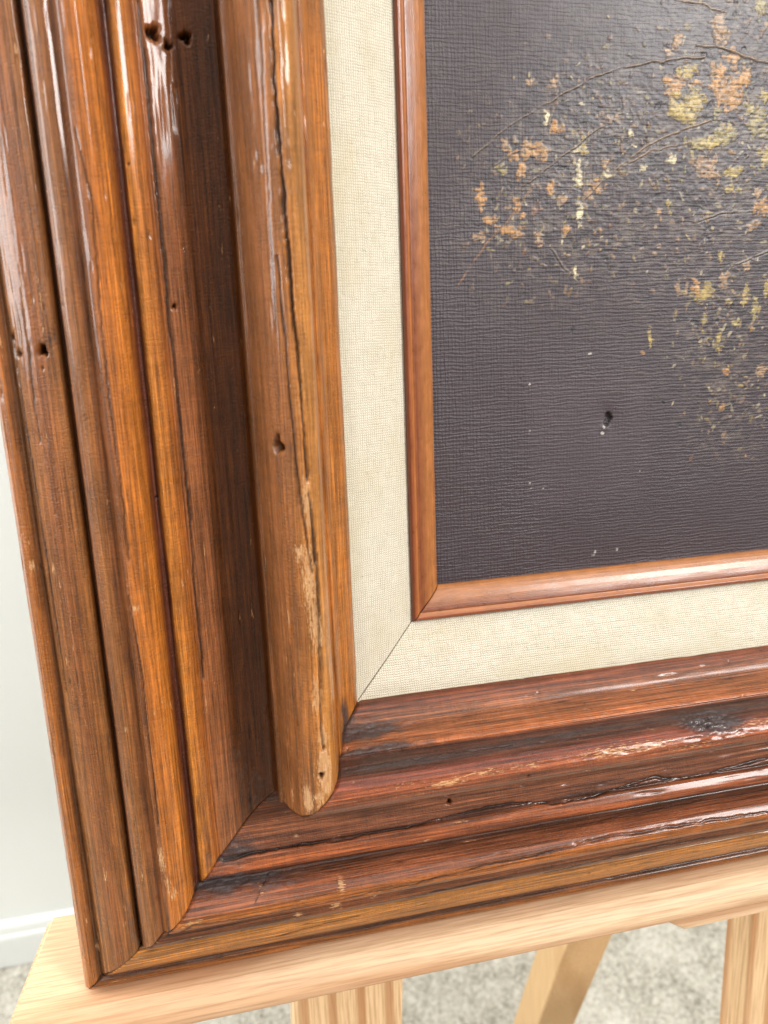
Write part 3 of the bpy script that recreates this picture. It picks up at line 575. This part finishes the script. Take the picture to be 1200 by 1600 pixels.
# loose flecks of pigment through the spray
cand = 0
while cand < 1300:
    cx, cy = r3.uniform(12, 184), r3.uniform(40, 248)
    i, j = np.searchsorted(x, cx), np.searchsorted(y, cy)
    if r3.random() > dens[i, j] ** 1.6: continue
    key = r3.choice(list('ttbcgyo'), p=[.24, .12, .22, .12, .12, .11, .07])
    dab(cx, cy, r3.uniform(.4, 1.9), r3.uniform(.25, .8), r3.uniform(0, 180), lin[key] * r3.uniform(.45, 1.0), r3.uniform(.3, .85), r3.uniform(.02, .14), cand); cand += 1
for _ in range(150):
    cx, cy = r3.uniform(15, 184), r3.uniform(60, 248)
    i, j = np.searchsorted(x, cx), np.searchsorted(y, cy)
    if r3.random() < dens[i, j]:
        dab(cx, cy, r3.uniform(.5, 2.4), r3.uniform(.4, 1.2), r3.uniform(-30, 60), np.array(srgb(22, 18, 22)[:3]), 0.9, -0.15, 900 + _)
for n_, (cx, cy, rx, ry, rot, key) in enumerate(PETALS):
    dab(cx, cy, rx * 0.92, ry * 0.92, rot, lin[key], 0.97, 0.12, 2000 + n_)
    for e_ in range(3):
        a_ = r3.uniform(0, 6.28); dab(cx + math.cos(a_) * rx * 1.1, cy + math.sin(a_) * ry * 1.1, rx * r3.uniform(.25, .5), ry * r3.uniform(.25, .5), r3.uniform(0, 90), lin[key] * r3.uniform(.6, 1.0), .85, .1, 5000 + n_ * 3 + e_)
for n_, (pts, w, key) in enumerate(BRANCHES):
    xs0, xs1 = min(p[0] for p in pts) - 4, max(p[0] for p in pts) + 4; ys0, ys1 = min(p[1] for p in pts) - 4, max(p[1] for p in pts) + 4
    i0, i1 = np.searchsorted(x, [xs0, xs1]); j0, j1 = np.searchsorted(y, [ys0, ys1])
    xs, ys = X[i0:i1, j0:j1], Y[i0:i1, j0:j1]
    wob = fbm(xs / 5, ys / 5, 60 + n_, 2) * 1.1
    q, u = seg_dist(xs, ys + wob, pts)
    w = w * 0.72; on = np.clip(fbm(xs / 4, ys / 4, 70 + n_, 2) * 2.2 + 0.85, 0.12, 1)
    m = np.exp(-(q / w) ** 2) * on
    q2, u2 = seg_dist(xs - 0.35, ys + wob - 0.6, pts)
    m2 = np.exp(-(q2 / (w * 0.85)) ** 2) * on
    cdark = {'d': (34, 26, 27), 'l': (84, 64, 52), 'b': (132, 92, 64)}[key]; clite = {'d': (168, 142, 120), 'l': (200, 172, 142), 'b': (150, 108, 76)}[key]
    k = (m2 * 0.7)[..., None]; paint[i0:i1, j0:j1] = paint[i0:i1, j0:j1] * (1 - k) + np.array(srgb(*clite)[:3]) * k
    k = (m * 0.9)[..., None]; paint[i0:i1, j0:j1] = paint[i0:i1, j0:j1] * (1 - k) + np.array(srgb(*cdark)[:3]) * k
    imp[i0:i1, j0:j1] += m2 * 0.3 - m * 0.2
for n_, (cx, cy, rx, ry) in enumerate(FLECKS):
    dab(cx, cy, rx * 0.75, ry * 0.75, 0, np.array(srgb(206, 198, 186)[:3]), 0.9, 0.1, 3000 + n_)
# the dent with torn paint
q = np.hypot((X - DENT[0] - 0.6) / 1.3, ((Y - DENT[1] - 0.8) - 0.7 * (X - DENT[0])) / 2.6) + fbm(X / 1.6, Y / 1.6, 81, 3) * 1.0
m = 1 / (1 + np.exp((q - 0.9) * 8))
imp -= m * 1.8; imp -= 0.7 * np.exp(-((X - DENT[0]) / 6) ** 2 - ((Y - DENT[1]) / 7) ** 2); imp += np.exp(-(np.hypot(X - DENT[0] + 1.2, Y - DENT[1] + 3.2) / 2.0) ** 2) * 0.5
paint = paint * (1 - m[..., None]) + np.array(srgb(20, 17, 17)[:3]) * m[..., None]
imp += fbm(X / 14, Y / 14, 91, 2) * 0.12
# a smoother repaired patch round the dent
pm = lambda v, a, b, w: 1 / (1 + np.exp(-(v - a) / w)) / (1 + np.exp((v - b) / w))
patch = pm(X + fbm(X / 9, Y / 9, 95, 2) * 3, 42, 96, 0.9) * pm(Y + fbm(X / 9, Y / 9, 97, 2) * 4, 30, 84, 1.6)
paint = paint * (1 + 0.22 * patch[..., None])
edge = np.minimum(np.minimum(X, Y), 3) / 3
cv = Mat('oil_paint_on_canvas'); ox, oy, oz = cv.obj()
pc = cv.attr('paint').outputs['Color']
mx = cv.mul(ox, 1000.0); my = cv.mul(oy, 1000.0)
nA = cv.noise(cv.vec(cv.mul(mx, 0.09), cv.mul(my, 0.40), 1), 1, 4); nB = cv.noise(cv.vec(cv.mul(mx, 0.45), cv.mul(my, 0.05), 5), 1, 3)
nC = cv.noise(cv.vec(cv.mul(mx, 0.35), cv.mul(my, 0.9), 8), 1, 4, 0.65)
nD = cv.noise(cv.vec(cv.mul(mx, 0.02), cv.mul(my, 0.02), 12), 1, 2)
rib = cv.math('SINE', cv.mul(cv.add(my, cv.mul(nA, 3.0)), 2 * math.pi / 1.50))
war = cv.math('SINE', cv.mul(cv.add(mx, cv.mul(nB, 3.0)), 2 * math.pi / 1.46))
nE = cv.noise(cv.vec(cv.mul(mx, 0.10), cv.mul(my, 1.1), 18), 1, 3, 0.6); nF = cv.noise(cv.vec(cv.mul(mx, 1.1), cv.mul(my, 0.10), 21), 1, 3, 0.6)
nG = cv.noise(cv.vec(cv.mul(mx, 0.9), cv.mul(my, 0.9), 25), 1, 4, 0.65)
cross = cv.rng(cv.add(cv.mul(mx, -0.010), cv.mul(nD, 1.0)), -0.6, 0.6, 0.35, 0.95)
hgt = cv.add(cv.mul(rib, cv.rng(nE, .30, .70, .15, 1.0)), cv.mul(cv.mul(war, cross), cv.rng(nF, .35, .7, .05, .9)))
hgt = cv.add(hgt, cv.add(cv.mul(nE, 1.3), cv.mul(cv.mul(nF, cross), 1.5)))
hgt = cv.add(hgt, cv.mul(nG, 3.0))
hgt = cv.mul(hgt, cv.rng(cv.attr('patch').outputs['Fac'], 0, 1, 1.0, 0.85))
canvas_mat = cv.out(pc, cv.rng(nD, .3, .7, .46, .60), cv.bump(hgt, 0.5, 0.00020), IOR=1.5, Specular_IOR_Level=0.7, Coat_Weight=0.25, Coat_Roughness=0.3)
P = np.stack([X, Y + FY, Z * edge + imp], -1)
cvo = grid_object('painted_canvas', P, canvas_mat, pict, {'paint': paint, 'patch': patch})
cvo['label'] = 'dark varnished oil painting of a spray of small orange and yellow blossoms'
# backing board closes the frame behind
bk = Mat('backing_board'); ox, oy, oz = bk.obj()
bk_mat = bk.out(bk.mix(bk.noise(bk.vec(ox, oy, oz), 60, 4), srgb(120, 92, 62), srgb(146, 114, 80)), 0.85)
prism_object('backing_board', [(-150, -150 + FY, 0), (W + 150, -150 + FY, 0), (W + 150, H + 150 + FY, 0), (-150, H + 150 + FY, 0)], ((0, 0, -38), (0, 0, -33)), bk_mat, pict, 0.0)
